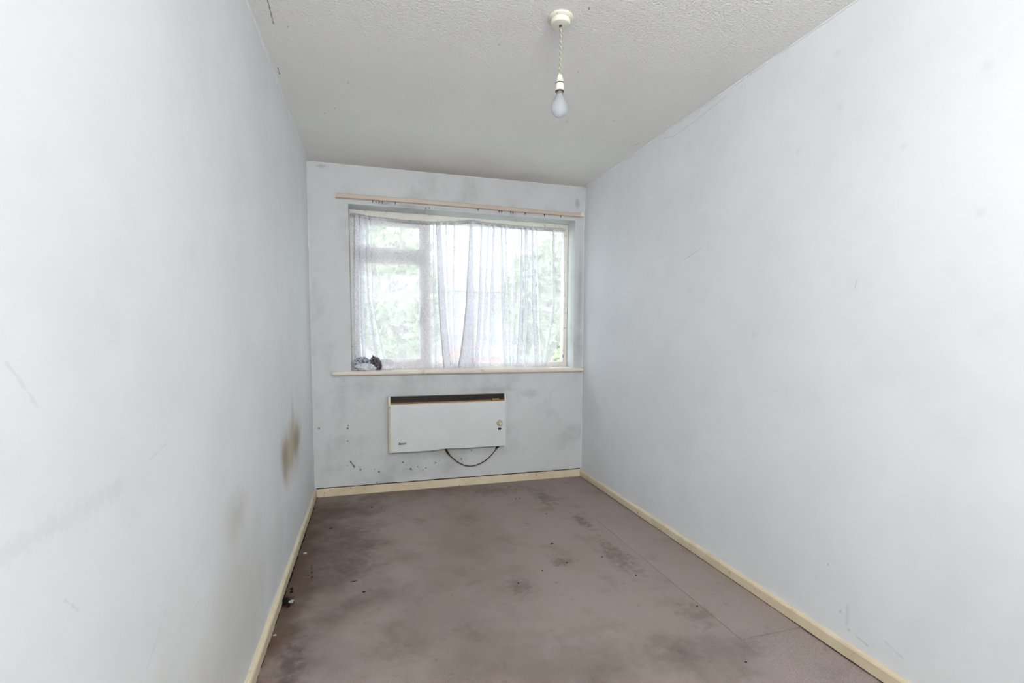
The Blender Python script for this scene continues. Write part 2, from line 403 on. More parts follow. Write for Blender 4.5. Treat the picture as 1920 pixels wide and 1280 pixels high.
def box(bm, x0, x1, y0, y1, z0, z1, bevel=0.0, seg=2):
    r = bmesh.ops.create_cube(bm, size=1.0)
    vs = r['verts']
    for v in vs:
        v.co = Vector((x0+(v.co.x+.5)*(x1-x0), y0+(v.co.y+.5)*(y1-y0), z0+(v.co.z+.5)*(z1-z0)))
    if bevel:
        es = list({e for v in vs for e in v.link_edges})
        bmesh.ops.bevel(bm, geom=es, offset=bevel, segments=seg, affect='EDGES', profile=0.5)
    return bm
def bx(*a, **k): return box(bmesh.new(), *a, **k)
def lathe(bm, prof, seg=32, c=(0, 0)):
    rings = []
    for r, z in prof:
        if r < 1e-6:
            rings.append([bm.verts.new((c[0], c[1], z))])
        else:
            rings.append([bm.verts.new((c[0]+r*math.cos(2*PI*i/seg), c[1]+r*math.sin(2*PI*i/seg), z)) for i in range(seg)])
    for a, b in zip(rings, rings[1:]):
        for i in range(seg):
            j = (i+1) % seg
            if len(a) == 1 and len(b) == 1: continue
            if len(a) == 1: bm.faces.new((a[0], b[i], b[j]))
            elif len(b) == 1: bm.faces.new((a[i], a[j], b[0]))
            else: bm.faces.new((a[i], a[j], b[j], b[i]))
    return bm
def tube(bm, pts, r, seg=8):
    pts = [Vector(p) for p in pts]
    rings = []
    up = Vector((0.13, 0.31, 0.94))
    for i, p in enumerate(pts):
        t = (pts[min(i+1, len(pts)-1)]-pts[max(i-1, 0)]).normalized()
        a = t.cross(up).normalized(); b = t.cross(a)
        rr = r[i] if isinstance(r, (list, tuple)) else r
        rings.append([bm.verts.new(p+(a*math.cos(2*PI*j/seg)+b*math.sin(2*PI*j/seg))*rr) for j in range(seg)])
    for a, b in zip(rings, rings[1:]):
        for j in range(seg):
            bm.faces.new((a[j], a[(j+1) % seg], b[(j+1) % seg], b[j]))
    bm.faces.new(rings[0]); bm.faces.new(rings[-1])
    return bm
def sweep_profile(prof, axis, t0, t1, n, fn):
    """extrude a 2-D profile (list of (a,b)) along n steps, fn(a,b,t)->co"""
    bm = bmesh.new(); rings = []
    for i in range(n+1):
        t = t0+(t1-t0)*i/n
        rings.append([bm.verts.new(fn(a, b, t)) for a, b in prof])
    m = len(prof)
    for p, q in zip(rings, rings[1:]):
        for j in range(m):
            bm.faces.new((p[j], p[(j+1) % m], q[(j+1) % m], q[j]))
    bm.faces.new(rings[0]); bm.faces.new(rings[-1])
    return bm
def nz(x, y=0.0, z=0.0): return noise.noise(Vector((x, y, z)))

# ------------------------------------------------------------------ room shell
OX0, OX1, OZ0, OZ1 = 0.270, 2.034, 0.890, 2.128      # window opening
DEPTH = 0.27
bm = bmesh.new()
box(bm, -0.12, OX0, 0, DEPTH, -0.05, H+0.1)
box(bm, OX1, W+0.12, 0, DEPTH, -0.05, H+0.1)
box(bm, OX0, OX1, 0, DEPTH, -0.05, OZ0)
box(bm, OX0, OX1, 0, DEPTH, OZ1, H+0.1)
bmesh.ops.remove_doubles(bm, verts=bm.verts, dist=1e-5)
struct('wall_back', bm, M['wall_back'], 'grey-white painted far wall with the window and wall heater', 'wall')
struct('wall_left', bx(-0.12, 0, -L, 0, -0.05, H+0.1), M['wall_left'], 'white painted wall on the left with a yellow-brown damp stain', 'wall')
struct('wall_right', bx(0, 0.12, -L, 0, -0.05, H+0.1), M['wall_right'], 'plain white painted wall on the right', 'wall', loc=(W, 0, 0))
struct('wall_front', bx(-0.12, W+0.12, -L-0.12, -L, -0.05, H+0.1), M['wall_front'], 'white wall behind the viewer', 'wall')
struct('ceiling', bx(0, W, -L, 0, 0, 0.1), M['ceiling'], 'off-white stippled ceiling with the dimmer light towards the window painted in', 'ceiling', loc=(0, 0, H))

# carpet: the main width plus offcut strips joined along the right wall
SEAM = 1.803
floor = struct('floor', bx(0, SEAM, -L, 0, -0.05, 0, bevel=0.0005, seg=1), M['carpet'], 'stained mauve-brown fitted carpet on the floor', 'floor')
for (y0, y1, dz, dx) in [(-0.9438, 0.0, 0.0, 0.0), (-2.2385, -0.9462, 0.0025, 0.012), (-3.6, -2.2405, -0.001, -0.004), (-L, -3.604, 0.001, 0)]:
    b = bx(SEAM, W, y0, y1, -0.05, dz, bevel=0.0007, seg=2)
    mesh('carpet_strip', b, M['carpet_strip'], floor)

# skirting boards
def skirt_prof(h, t): return [(0, 0), (t, 0), (t, h-0.010), (t-0.004, h-0.003), (t-0.009, h), (0, h)]
def chip(a, b, t, h, amp, seed):
    if b > h*0.6:
        k = max(0.0, nz(t*9, seed)-0.15)*amp + max(0.0, nz(t*31, seed+5)-0.3)*amp*0.6
        return a-(k*0.8 if a > 0.003 else 0), b-k*0.5
    return a, b
def base_left(a, b, t):
    a2, b2 = chip(a, b, t, 0.055, 0.012, 3.1)
    step = 0.004 if t < -1.46 else 0.0
    return (a2+(step if a > 0 else 0), t, b2)
skl = struct('baseboard_left', sweep_profile(skirt_prof(0.055, 0.015), 'y', -L, 0, 260, base_left), M['skirting'], 'chipped cream skirting board along the left wall', 'skirting board')
skr = struct('baseboard_right', sweep_profile(skirt_prof(0.054, 0.016), 'y', -L, 0, 160, lambda a, b, t: (W-chip(a, b, t, 0.054, 0.003, 9)[0], t, chip(a, b, t, 0.054, 0.003, 9)[1])), M['skirting'], 'cream skirting board along the right wall', 'skirting board')
skb = struct('baseboard_back', sweep_profile([(0, 0), (0.012, 0), (0.012, 0.058), (0.008, 0.061), (0, 0.061)], 'x', 0.015, W-0.016, 60, lambda a, b, t: (t, -a, b)), M['skirting'], 'cream skirting board below the heater with a brown top edge', 'skirting board')
# brown joint above the far skirting; dark strips stand for the shaded carpet gap
def rough_strip(x0, x1, y0, y1, z0, z1, n, along, amp, seed):
    bm = bmesh.new(); rings = []
    for i in range(n+1):
        t = i/n
        k = nz(t*n*0.31, seed)*amp
        if along == 'x':
            x = x0+(x1-x0)*t
            q = [(x, y0, z0), (x, y1, z0), (x, y1, z1+k), (x, y0, z1+k)]
        else:
            y = y0+(y1-y0)*t
            q = [(x0, y, z0), (x1+k, y, z0), (x1+k, y, z1), (x0, y, z1)]
        rings.append([bm.verts.new(p) for p in q])
    for p, q in zip(rings, rings[1:]):
        for j in range(4): bm.faces.new((p[j], p[(j+1) % 4], q[(j+1) % 4], q[j]))
    bm.faces.new(rings[0]); bm.faces.new(rings[-1])
    return bm
mesh('joint_line', rough_strip(0.012, W-0.012, -0.009, 0, 0.061, 0.066, 120, 'x', 0.003, 1.7), M['gap'], skb)
mesh('gap_shade', rough_strip(0.015, 0.019, -L, 0, 0.0, 0.003, 400, 'y', 0.006, 4.7), M['grille_dark'], skl)
mesh('gap_shade', rough_strip(0.0, -0.0035, -L, 0, 0.0025, 0.0035, 400, 'y', 0.003, 8.7), M['gap'], skr, loc=(W-0.016, 0, 0))
# ragged bead of wall paint where the walls meet the ceiling and each other
def bead(n, p0, p1, r, seed):
    p0, p1 = Vector(p0), Vector(p1); ln = (p1-p0).length
    pts, rr = [], []
    k = max(8, int(ln*40))
    for i in range(k+1):
        t = i/k
        pts.append(p0.lerp(p1, t)); rr.append(r*(0.75+0.6*nz(t*ln*7, seed)+0.3*nz(t*ln*23, seed)))
    return struct('trim_%d' % n, tube(bmesh.new(), pts, rr, 6), M['bead'], ['ragged paint line between left wall and ceiling', 'ragged paint line between right wall and ceiling',
        'paint line between far wall and ceiling', 'paint line in the left far corner', 'paint line in the right far corner'][n-1], 'trim', smooth=True)
bead(1, (0, -L, H), (0, 0, H), 0.009, 2.2)
bead(2, (W, -L, H), (W, 0, H), 0.009, 6.2)
bead(3, (0, 0, H), (W, 0, H), 0.004, 9.9)
bead(4, (0, 0, 0.066), (0, 0, H), 0.0045, 12.0)
bead(5, (W, 0, 0.066), (W, 0, H), 0.0045, 15.0)

# ------------------------------------------------------------------ window
FY0, FY1 = 0.150, 0.215
win = empty('window_1', (1.152, FY0, OZ0), 'cream painted timber window with a small top vent behind net curtain', 'window', None, 'structure')
def wpart(name, bm, mat, parent=win, **kw):
    o = mesh(name, bm, mat, None, **kw)
    o.parent = parent
    o.matrix_parent_inverse = Matrix.Translation(-Vector(parent_world(parent)))
    return o
def parent_world(p):
    v = Vector(p.location)
    q = p.parent
    while q is not None:
        v = v+Vector(q.location); q = q.parent
    if p.type == 'MESH':      # window parts keep their mesh in world coordinates
        return Vector((0, 0, 0))
    return v
FZ0, FZ1 = 0.925, OZ1
wpart('frame_head', bx(OX0, OX1, FY0, FY1, 2.068, FZ1, bevel=0.004), M['frame'])
wpart('frame_jamb', bx(OX0, 0.302, FY0, FY1, FZ0, 2.068, bevel=0.004), M['frame'])
wpart('frame_jamb', bx(1.995, OX1, FY0, FY1, FZ0, 2.068, bevel=0.004), M['frame'])
wpart('frame_bottom_rail', bx(0.302, 1.995, FY0, FY1, FZ0, 0.968, bevel=0.004), M['frame'])
wpart('mullion', bx(0.822, 0.874, FY0, FY1, 0.968, 2.068, bevel=0.004), M['frame'])
wpart('transom', bx(0.302, 0.822, FY0, FY1, 1.772, 1.818, bevel=0.004), M['frame'])
def sash(name, x0, x1, z0, z1, wl, wr, wb, wt):
    bm = bmesh.new()
    y0, y1 = FY0-0.006, FY0+0.042
    box(bm, x0, x0+wl, y0, y1, z0, z1, 0.003); box(bm, x1-wr, x1, y0, y1, z0, z1, 0.003)
    box(bm, x0+wl, x1-wr, y0, y1, z0, z0+wb, 0.003); box(bm, x0+wl, x1-wr, y0, y1, z1-wt, z1, 0.003)
    s = wpart(name, bm, M['frame'])
    wpart('glass_pane', bx(x0+wl, x1-wr, FY0+0.020, FY0+0.024, z0+wb, z1-wt), M['glass'], s)
    return s
vent = sash('vent_sash', 0.303, 0.821, 1.819, 2.066, 0.036, 0.036, 0.038, 0.048)
case = sash('casement_sash', 0.303, 0.821, 0.969, 1.771, 0.036, 0.040, 0.036, 0.036)
wpart('glass_pane', bx(0.874, 1.995, FY0+0.030, FY0+0.034, 0.968, 2.068), M['glass'])
# cockspur handle on the casement stile and white catch on the left jamb
bm = bmesh.new()
box(bm, 0.793, 0.815, 0.136, 0.146, 1.355, 1.405, 0.003)
tube(bm, [(0.806, 0.138, 1.398), (0.800, 0.138, 1.36), (0.786, 0.139, 1.30), (0.780, 0.139, 1.268)], [0.006, 0.006, 0.006, 0.005], 8)
tag(wpart('casement_handle', bm, M['handle'], case, smooth=True, angle=40), 'dull metal lever handle')
bm = bx(0.300, 0.322, 0.118, 0.150, 1.762, 1.812, bevel=0.005)
tag(wpart('window_catch', bm, M['white_plastic']), 'white catch on the left jamb')
bm = bx(1.996, 2.000, 0.144, 0.150, 1.0, 1.028)
tag(wpart('hinge', bm, M['black']), 'dark hinge low on the right jamb')
# window board: rounded nosing, running past the reveal on both sides
def nosing(a, b, t): return (t, a, b)
prof = [(FY0, 0.892), (-0.026, 0.892), (-0.034, 0.897), (-0.038, 0.907), (-0.036, 0.917), (-0.028, 0.924), (FY0, 0.925)]
wi = sweep_profile(prof, 'x', OX0, OX1, 1, nosing)
sweep2 = sweep_profile([(0.0, 0.892), (-0.026, 0.892), (-0.034, 0.897), (-0.038, 0.907), (-0.036, 0.917), (-0.028, 0.924), (0.0, 0.925)], 'x', 0.140, OX0, 1, nosing)
sweep3 = sweep_profile([(0.0, 0.892), (-0.026, 0.892), (-0.034, 0.897), (-0.038, 0.907), (-0.036, 0.917), (-0.028, 0.924), (0.0, 0.925)], 'x', OX1, 2.108, 1, nosing)
for extra in (sweep2, sweep3):
    me = bpy.data.meshes.new('tmp'); extra.to_mesh(me); extra.free(); wi.from_mesh(me); bpy.data.meshes.remove(me)
tag(wpart('window_sill', wi, M['sill'], smooth=True, angle=50), 'pinkish cream window board with a rounded front edge')
# splayed plaster reveal on the right catches the daylight
# ------------------------------------------------------------------ curtain rail above the window
rail = empty('curtain_rail', (1.15, -0.02, 2.172), 'beige curtain track fixed to the wall above the window', 'curtain rail')
def rp(name, bm, mat, **kw):
    o = mesh(name, bm, mat, None, **kw); o.parent = rail
    o.matrix_parent_inverse = Matrix.Translation(-Vector(rail.location)); return o
prof = [(-0.004, 2.188), (-0.026, 2.188), (-0.030, 2.184), (-0.030, 2.162), (-0.026, 2.159), (-0.016, 2.159), (-0.016, 2.166), (-0.010, 2.166), (-0.010, 2.159), (-0.004, 2.159)]
rp('track', sweep_profile(prof, 'x', 0.196, 2.066, 40, lambda a, b, t: (t, a, b+0.003*math.sin(t*2.2))), M['rail'])
rp('end_cap', bx(2.066, 2.096, -0.033, 0, 2.158, 2.192, bevel=0.003), M['white_plastic'])
rp('end_cap', bx(0.186, 0.196, -0.031, 0, 2.158, 2.191, bevel=0.003), M['rail'])
for x in (0.25, 0.65, 1.10, 1.55, 2.0):
    rp('bracket', bx(x-0.012, x+0.012, -0.008, 0, 2.163, 2.196, bevel=0.001), M['white_plastic'])
for x in (0.440, 0.463, 0.486, 0.509, 0.600, 1.22, 1.385, 1.405, 1.481, 1.498, 1.60, 1.761, 1.90):
    zz = 2.161+0.003*math.sin(x*2.2)
    b = bx(x-0.003, x+0.003, -0.016, -0.010, zz-0.013, zz+0.004, bevel=0.001)
    tube(b, [(x, -0.013, zz-0.011), (x+0.003, -0.013, zz-0.016), (x, -0.013, zz-0.021), (x-0.003, -0.013, zz-0.017)], 0.0012, 5)
    rp('glider', b, M['dark_ring'])

# ------------------------------------------------------------------ net curtain on a slack wire
WIRE = [(0.288, 2.082), (0.444, 2.066), (0.679, 2.058), (0.841, 2.057), (1.049, 2.072), (1.198, 2.092), (1.351, 2.080), (1.529, 2.074), (1.712, 2.072), (1.985, 2.076)]
def wire_z(x):
    if x <= WIRE[0][0]: return WIRE[0][1]
    for (a, za), (b, zb) in zip(WIRE, WIRE[1:]):
        if x <= b:
            t = (x-a)/(b-a); t = t*t*(3-2*t)*0.5+t*0.5
            return za+(zb-za)*t
    return WIRE[-1][1]
CY = 0.118
net = empty('net_curtain', (1.14, CY, 0.931), 'white lace net curtain on a slack wire, with drooping folds across the window', 'curtain')
def wp(name, bm, mat, parent, **kw):
    o = mesh(name, bm, mat, None, **kw); o.parent = parent
    o.matrix_parent_inverse = Matrix.Translation(-Vector(parent.location)); return o
wp('wire', tube(bmesh.new(), [(0.284+(1.992-0.284)*i/60, CY, wire_z(0.284+(1.992-0.284)*i/60)) for i in range(61)], 0.0022, 6), M['ivory_old'], net, smooth=True)
for x, z in ((0.284, 2.082), (1.992, 2.076), (1.198, 2.092)):
    b = bmesh.new()
    tube(b, [(x+0.006*math.cos(a), CY+0.004, z+0.006*math.sin(a)) for a in [i*PI/6 for i in range(12)]], 0.0016, 6)
    tube(b, [(x, CY+0.004, z+0.006), (x, 0.152, z+0.006)], 0.0018, 6)
    wp('eyelet', b, M['metal'], net, smooth=True)

BANDS = [((.305, .331), (.295, .318), (.294, .313)), ((.343, .373), (.341, .372), (.348, .375)), ((.389, .404), (.388, .403), (.45, .462)),
         ((.419, .425), (.423, .429), (.514, .522)), ((.89, .902), (.886, .899), (.899, .912)), ((.915, .956), (.928, .978), (.963, 1.031)),
         ((.986, .998), (.995, 1.008), (1.035, 1.045)), ((1.049, 1.066), (1.038, 1.055), (1.052, 1.07)), ((1.177, 1.207), (1.149, 1.215), (1.083, 1.21)),
         ((1.267, 1.285), (1.25, 1.28), (1.214, 1.245)), ((1.324, 1.337), (1.298, 1.32), (1.263, 1.276)), ((1.364, 1.386), (1.347, 1.378), (1.33, 1.343)),
         ((1.435, 1.453), (1.441, 1.472), (1.461, 1.479)), ((1.47, 1.485), (1.482, 1.5), (1.511, 1.52)), ((1.547, 1.552), (1.541, 1.559), (1.525, 1.534)),
         ((1.606, 1.624), (1.6, 1.628), (1.571, 1.608)), ((1.638, 1.666), (1.642, 1.67), (1.632, 1.65)), ((1.698, 1.716), (1.707, 1.74), (1.735, 1.765)),
         ((1.74, 1.754), (1.759, 1.768), (1.787, 1.796)), ((1.88, 1.899), (1.891, 1.911), (1.816, 1.83))]
def lerp3(v, z):
    if z >= 1.48:
        t = min(1.2, (z-1.48)/0.52); return v[1]+(v[0]-v[1])*t
    t = min(1.0, (1.48-z)/0.53); t = t**1.3
    return v[1]+(v[2]-v[1])*t
ZB = 0.931
def curtain_row(w):
    """points (x, y, u, zfrac) of one row, w = 0 at the wire, 1 at the hem"""
    z = 2.07+(ZB-2.07)*w
    pts = []
    x = 0.286
    fold = 0.007+0.006*min(1, w*2)
    right = 1.982
    if z < 1.25: right = 1.982-0.150*((1.25-z)/(1.25-ZB))**1.5
    cur = (x, 0.0)
    def seg(to, n):
        nonlocal cur
        for i in range(1, n+1):
            t = i/n; e = t*t*(3-2*t)
            pts.append((cur[0]+(to[0]-cur[0])*t, cur[1]+(to[1]-cur[1])*e))
        cur = to
    pts.append(cur)
    for bnd in BANDS:
        a = lerp3((bnd[0][0], bnd[1][0], bnd[2][0]), z); b = lerp3((bnd[0][1], bnd[1][1], bnd[2][1]), z)
        seg((a, fold*0.7), 5)
        seg((b, fold), 4)
        seg((a, 0.0), 4)
        seg((b, -fold), 4)
        seg((b+0.004, -fold*0.6), 1)
    seg((max(right, cur[0]+0.01), 0.0), 6)
    return z, pts
ROWS = 72
bm = bmesh.new(); uvl = bm.loops.layers.uv.new('cloth')
grid = []; us = None
for r in range(ROWS+1):
    w = r/ROWS
    z, pts = curtain_row(w)
    if r == 0:
        _, mid = curtain_row(0.5)
        us = [0.0]
        for p, q in zip(mid, mid[1:]): us.append(us[-1]+math.hypot(q[0]-p[0], q[1]-p[1])*1.15)
    row = []
    for i, (x, y) in enumerate(pts):
        zt = wire_z(x)
        zb = ZB+0.004*nz(x*14, 2.0)+(0.006 if 1.3 < x < 1.55 else 0)
        zz = zt+(zb-zt)*w
        yy = CY+y+0.005*nz(us[i]*9, zz*1.3, 1.0)*min(1, w*4)+0.0025*nz(us[i]*45, zz*2.0, 3.0)
        xx = x+0.003*nz(us[i]*13, zz*3.0, 7.0)
        yy = min(yy, FY0-0.021)
        row.append((bm.verts.new((xx, yy, zz)), us[i], zz))
    grid.append(row)
for a, b in zip(grid, grid[1:]):
    for i in range(len(a)-1):
        q = (a[i], a[i+1], b[i+1], b[i])
        f = bm.faces.new([k[0] for k in q])
        for lp, k in zip(f.loops, q): lp[uvl].uv = (k[1], k[2])
def np_(name, bm, mat, **kw): return wp(name, bm, mat, net, **kw)
np_('net_panel', bm, M['lace'], smooth=True)
# gathered heading: tight ruffle along the wire
bm = bmesh.new(); uvl = bm.loops.layers.uv.new('cloth')
prev = None; n = 520
random.seed(4)
for i in range(n+1):
    x = 0.288+(1.982-0.288)*i/n
    y = CY+(-0.006 if i % 2 else 0.0055)*(0.6+0.8*abs(nz(i*0.23, 4)))-0.003
    zt = wire_z(x)
    top, bot = zt+0.011+0.006*nz(i*0.31, 8), zt-0.018-0.006*nz(i*0.27, 2)
    cur = [bm.verts.new((x, y, top)), bm.verts.new((x, y*0.5+CY*0.5, zt)), bm.verts.new((x, y, bot))]
    if prev:
        for j in (0, 1):
            f = bm.faces.new((prev[j], cur[j], cur[j+1], prev[j+1]))
            for lp, (uu, vv) in zip(f.loops, [((i-1)*.008, j*.012), (i*.008, j*.012), (i*.008, j*.012+.012), ((i-1)*.008, j*.012+.012)]): lp[uvl].uv = (uu, vv)
    prev = cur
tag(np_('heading', bm, M['heading']), 'grey gathered heading of the net')

# crumpled things on the sill at the left end
def crumple(c, r, seed, amp=0.35, freq=2.6, sub=4, zmin=None, rot=0.0):
    bm = bmesh.new()
    bmesh.ops.create_icosphere(bm, subdivisions=sub, radius=1.0)
    for v in bm.verts:
        d = v.co.normalized()
        q = d*freq+Vector((seed, seed*0.7, -seed))
        k = 1.0+amp*(noise.noise(q)*0.6-abs(noise.noise(q*2.1))*0.9+0.25-abs(noise.noise(q*4.7))*0.35)
        p = Vector((d.x*r[0]*k, d.y*r[1]*k, d.z*r[2]*k))
        p = Matrix.Rotation(rot, 3, 'Y') @ p
        v.co = p+Vector(c)
        if zmin is not None and v.co.z < zmin: v.co.z = zmin+0.0002
    return bm
SZ = 0.9255
tag(mesh('plastic_bag', crumple((0.375, 0.028, SZ+0.022), (0.068, 0.036, 0.030), 3.3, 0.45, sub=4, zmin=SZ, rot=0.12), M['bag_white'], smooth=True, angle=50),
    'crumpled cloudy white plastic bag lying flat at the left end of the sill', 'bag')
tag(mesh('plastic_wrapper', crumple((0.340, 0.080, SZ+0.046), (0.052, 0.019, 0.050), 7.7, 0.6, 3.4, sub=4, zmin=SZ, rot=0.2), M['cloth_dark'], smooth=True, angle=50),
    'dark mottled crumpled wrapper wedged in the left corner of the sill', 'wrapper')
tag(mesh('dark_rag', crumple((0.446, 0.062, SZ+0.050), (0.036, 0.016, 0.052), 11.1, 0.6, 3.0, sub=4, zmin=SZ, rot=-0.45), M['rag'], smooth=True, angle=50),
    'small scrunched brown-black rag between the white bag and the net hem', 'rag')
b = crumple((0.520, 0.105, SZ+0.030), (0.060, 0.020, 0.046), 5.5, 0.35, 2.0, sub=4, zmin=SZ)
tag(np_('bunched_hem', b, M['hem'], smooth=True, angle=60), 'bunched white end of the net on the sill')

# ------------------------------------------------------------------ wall heater
HX0, HX1, HZ0, HZ1, HY = 0.529, 1.433, 0.3135, 0.7295, -0.075
ht = empty('wall_heater', (0.98, 0, HZ0), 'white electric panel heater with a dark top grille fixed to the wall below the window', 'heater')
def hp(name, bm, mat, parent=None, **kw):
    o = mesh(name, bm, mat, None, **kw); o.parent = parent or ht
    o.matrix_parent_inverse = Matrix.Translation(-Vector(ht.location)) if parent is None else Matrix()
    return o
GZ = 0.676
# front panel with a slightly bent lower edge, then top/back shell
bm = bmesh.new()
n = 24
rings = []
for i in range(n+1):
    x = HX0+0.014+(HX1-HX0-0.028)*i/n
    zb = HZ0+0.0035*math.exp(-((x-0.965)/0.09)**2)+0.002*math.sin(i*0.7)*0.3-(0.004 if x < 0.90 else 0)
    prof = [(-0.030, zb+0.006), (HY+0.006, zb), (HY+0.001, zb+0.004), (HY, zb+0.012), (HY, GZ-0.006), (HY+0.003, GZ-0.001), (HY+0.010, GZ), (-0.030, GZ)]
    rings.append([bm.verts.new((x, a, z)) for a, z in prof])
for p, q in zip(rings, rings[1:]):
    for j in range(8): bm.faces.new((p[j], p[(j+1) % 8], q[(j+1) % 8], q[j]))
bm.faces.new(rings[0]); bm.faces.new(rings[-1])
hp('front_panel', bm, M['heater_white'], smooth=True, angle=30)
def flange(x0, x1):
    bm = bmesh.new()
    pr = [(-0.018, HZ0-0.002), (HY-0.001, HZ0-0.002), (HY-0.001, GZ), (HY+0.012, HZ1), (-0.018, HZ1)]
    a = [bm.verts.new((x0, y, z)) for y, z in pr]; b = [bm.verts.new((x1, y, z)) for y, z in pr]
    bm.faces.new(a); bm.faces.new(b)
    for j in range(5): bm.faces.new((a[j], a[(j+1) % 5], b[(j+1) % 5], b[j]))
    bmesh.ops.bevel(bm, geom=list(bm.edges), offset=0.0022, segments=2, affect='EDGES')
    return bm
hp('side_cap', flange(HX0, HX0+0.015), M['heater_cream'])
hp('side_cap', flange(HX1-0.014, HX1), M['heater_white'])
hp('back_plate', bx(HX0+0.015, HX1-0.014, -0.030, -0.018, HZ0+0.004, HZ1-0.001), M['grille_dark'])
hp('top_rim', bx(HX0+0.015, HX1-0.014, -0.064, -0.030, HZ1-0.004, HZ1, bevel=0.001), M['grille'])
hp('grille_lip', bx(HX0+0.015, HX1-0.014, HY-0.001, -0.045, GZ+0.0005, GZ+0.010, bevel=0.0015), M['rust'])
# grille: thin uprights and two cross rods over a dark throat
bm = bmesh.new()
nb = 118
for i in range(nb):
    x = HX0+0.020+(HX1-HX0-0.040)*i/(nb-1)
    vs = [(x-0.0017, -0.0735, GZ+0.008), (x+0.0017, -0.0735, GZ+0.008), (x+0.0017, -0.0625, HZ1-0.003), (x-0.0017, -0.0625, HZ1-0.003)]
    a = [bm.verts.new(v) for v in vs]; b = [bm.verts.new((v[0], v[1]+0.004, v[2])) for v in vs]
    for f in ((a[0], a[1], a[2], a[3]), (a[1], b[1], b[2], a[2]), (b[0], a[0], a[3], b[3]), (b[1], b[0], b[3], b[2])): bm.faces.new(f)
for z, y in ((GZ+0.022, -0.0685), (GZ+0.038, -0.0645)):
    box(bm, HX0+0.015, HX1-0.014, y, y+0.004, z-0.0015, z+0.0015)
tag(hp('grille', bm, M['grille']), 'dark brown slotted outlet grille', kind='stuff')
# rating label on the grille
hp('rating_label', bx(1.318, 1.375, -0.0755, -0.0735, GZ+0.011, GZ+0.021), M['yellow_label'])
# control knob, neon, maker's plate
b = bmesh.new()
lathe(b, [(0.0, 0.0), (0.024, 0.0), (0.024, 0.004), (0.019, 0.006), (0.018, 0.016), (0.016, 0.019), (0.0, 0.019)], 28)
box(b, -0.004, 0.004, 0.010, 0.030, 0.001, 0.005, bevel=0.001)
bmesh.ops.transform(b, matrix=Matrix.Translation((1.378, HY, 0.501)) @ Matrix.Rotation(PI/2, 4, 'X'), verts=b.verts)
kn = hp('control_knob', b, M['knob'], smooth=True, angle=35)
b = bmesh.new(); lathe(b, [(0.0, 0.019), (0.009, 0.019), (0.009, 0.022), (0.007, 0.023), (0.0, 0.023)], 20, c=(0.002, -0.003))
bmesh.ops.transform(b, matrix=Matrix.Translation((1.378, HY, 0.501)) @ Matrix.Rotation(PI/2, 4, 'X'), verts=b.verts)
o = hp('knob_cap', b, M['knob_cap'], parent=kn, smooth=True, angle=35)
hp('indicator_light', bx(1.365, 1.391, HY-0.003, HY+0.004, 0.446, 0.462, bevel=0.001), M['neon_off'])
cu = bpy.data.curves.new('maker_mark', 'FONT')
cu.body = 'Belund'; cu.size = 0.0215; cu.extrude = 0.0006; cu.shear = 0.35; cu.offset = 0.0007; cu.resolution_u = 2
to = bpy.data.objects.new('tmp_text', cu); COL.objects.link(to)
bpy.context.view_layer.update()
me = bpy.data.meshes.new_from_object(to)
bpy.data.objects.remove(to)
xs = [v.co.x for v in me.vertices]; wdt = max(xs)-min(xs)
for v in me.vertices:
    v.co = Vector((0.598+(v.co.x-min(xs))/wdt*0.056, HY-0.0009-v.co.z, 0.371+v.co.y*1.05))
me.materials.clear(); me.materials.append(M['print_dark'])
mk = ob('maker_mark', me); mk.parent = ht; mk.matrix_parent_inverse = Matrix.Translation(-Vector(ht.location))
mk['label'] = 'small dark slanting maker lettering low on the left'
# fixings below, flex looping from one gland to another
for x in (0.747, 1.23):
    hp('wall_bracket', bx(x-0.014, x+0.014, -0.030, 0, HZ0-0.012, HZ0+0.02, bevel=0.002), M['white_plastic'])
for x in (0.56, 1.40):
    hp('wall_bracket', bx(x-0.010, x+0.010, -0.030, 0, HZ0+0.03, HZ0+0.10, bevel=0.002), M['metal'])
spur = hp('cable_outlet', bx(0.93, 1.005, -0.012, 0, 0.280, 0.325, bevel=0.003), M['heater_cream'])
cab = [(0.962, -0.012, 0.294), (0.968, -0.026, 0.284), (0.985, -0.032, 0.262), (1.01, -0.034, 0.235), (1.045, -0.034, 0.204), (1.085, -0.034, 0.178), (1.125, -0.034, 0.163),
       (1.165, -0.034, 0.159), (1.205, -0.034, 0.166), (1.25, -0.034, 0.184), (1.295, -0.034, 0.213), (1.33, -0.034, 0.246), (1.355, -0.035, 0.278), (1.371, -0.040, 0.302), (1.378, -0.042, 0.318)]
def smooth_path(P, k=5):
    P = [Vector(p) for p in P]; out = []
    for i in range(len(P)-1):
        p0, p1, p2, p3 = P[max(i-1, 0)], P[i], P[i+1], P[min(i+2, len(P)-1)]
        for j in range(k):
            t = j/k
            out.append(0.5*((2*p1)+(-p0+p2)*t+(2*p0-5*p1+4*p2-p3)*t*t+(-p0+3*p1-3*p2+p3)*t**3))
    out.append(P[-1]); return out
hp('power_cable', tube(bmesh.new(), smooth_path(cab), 0.0042, 8), M['cable'], smooth=True)
b = tube(bmesh.new(), [(0.957, -0.020, 0.314), (0.963, -0.026, 0.296), (0.976, -0.030, 0.274), (0.986, -0.032, 0.262)], [0.009, 0.008, 0.007, 0.005], 10)
hp('cable_gland', b, M['black'], smooth=True, angle=50)
b = tube(bmesh.new(), [(1.386, -0.042, 0.324), (1.378, -0.042, 0.314), (1.366, -0.038, 0.296), (1.356, -0.035, 0.280)], [0.015, 0.013, 0.009, 0.005], 10)
hp('cable_gland', b, M['black'], smooth=True, angle=50)

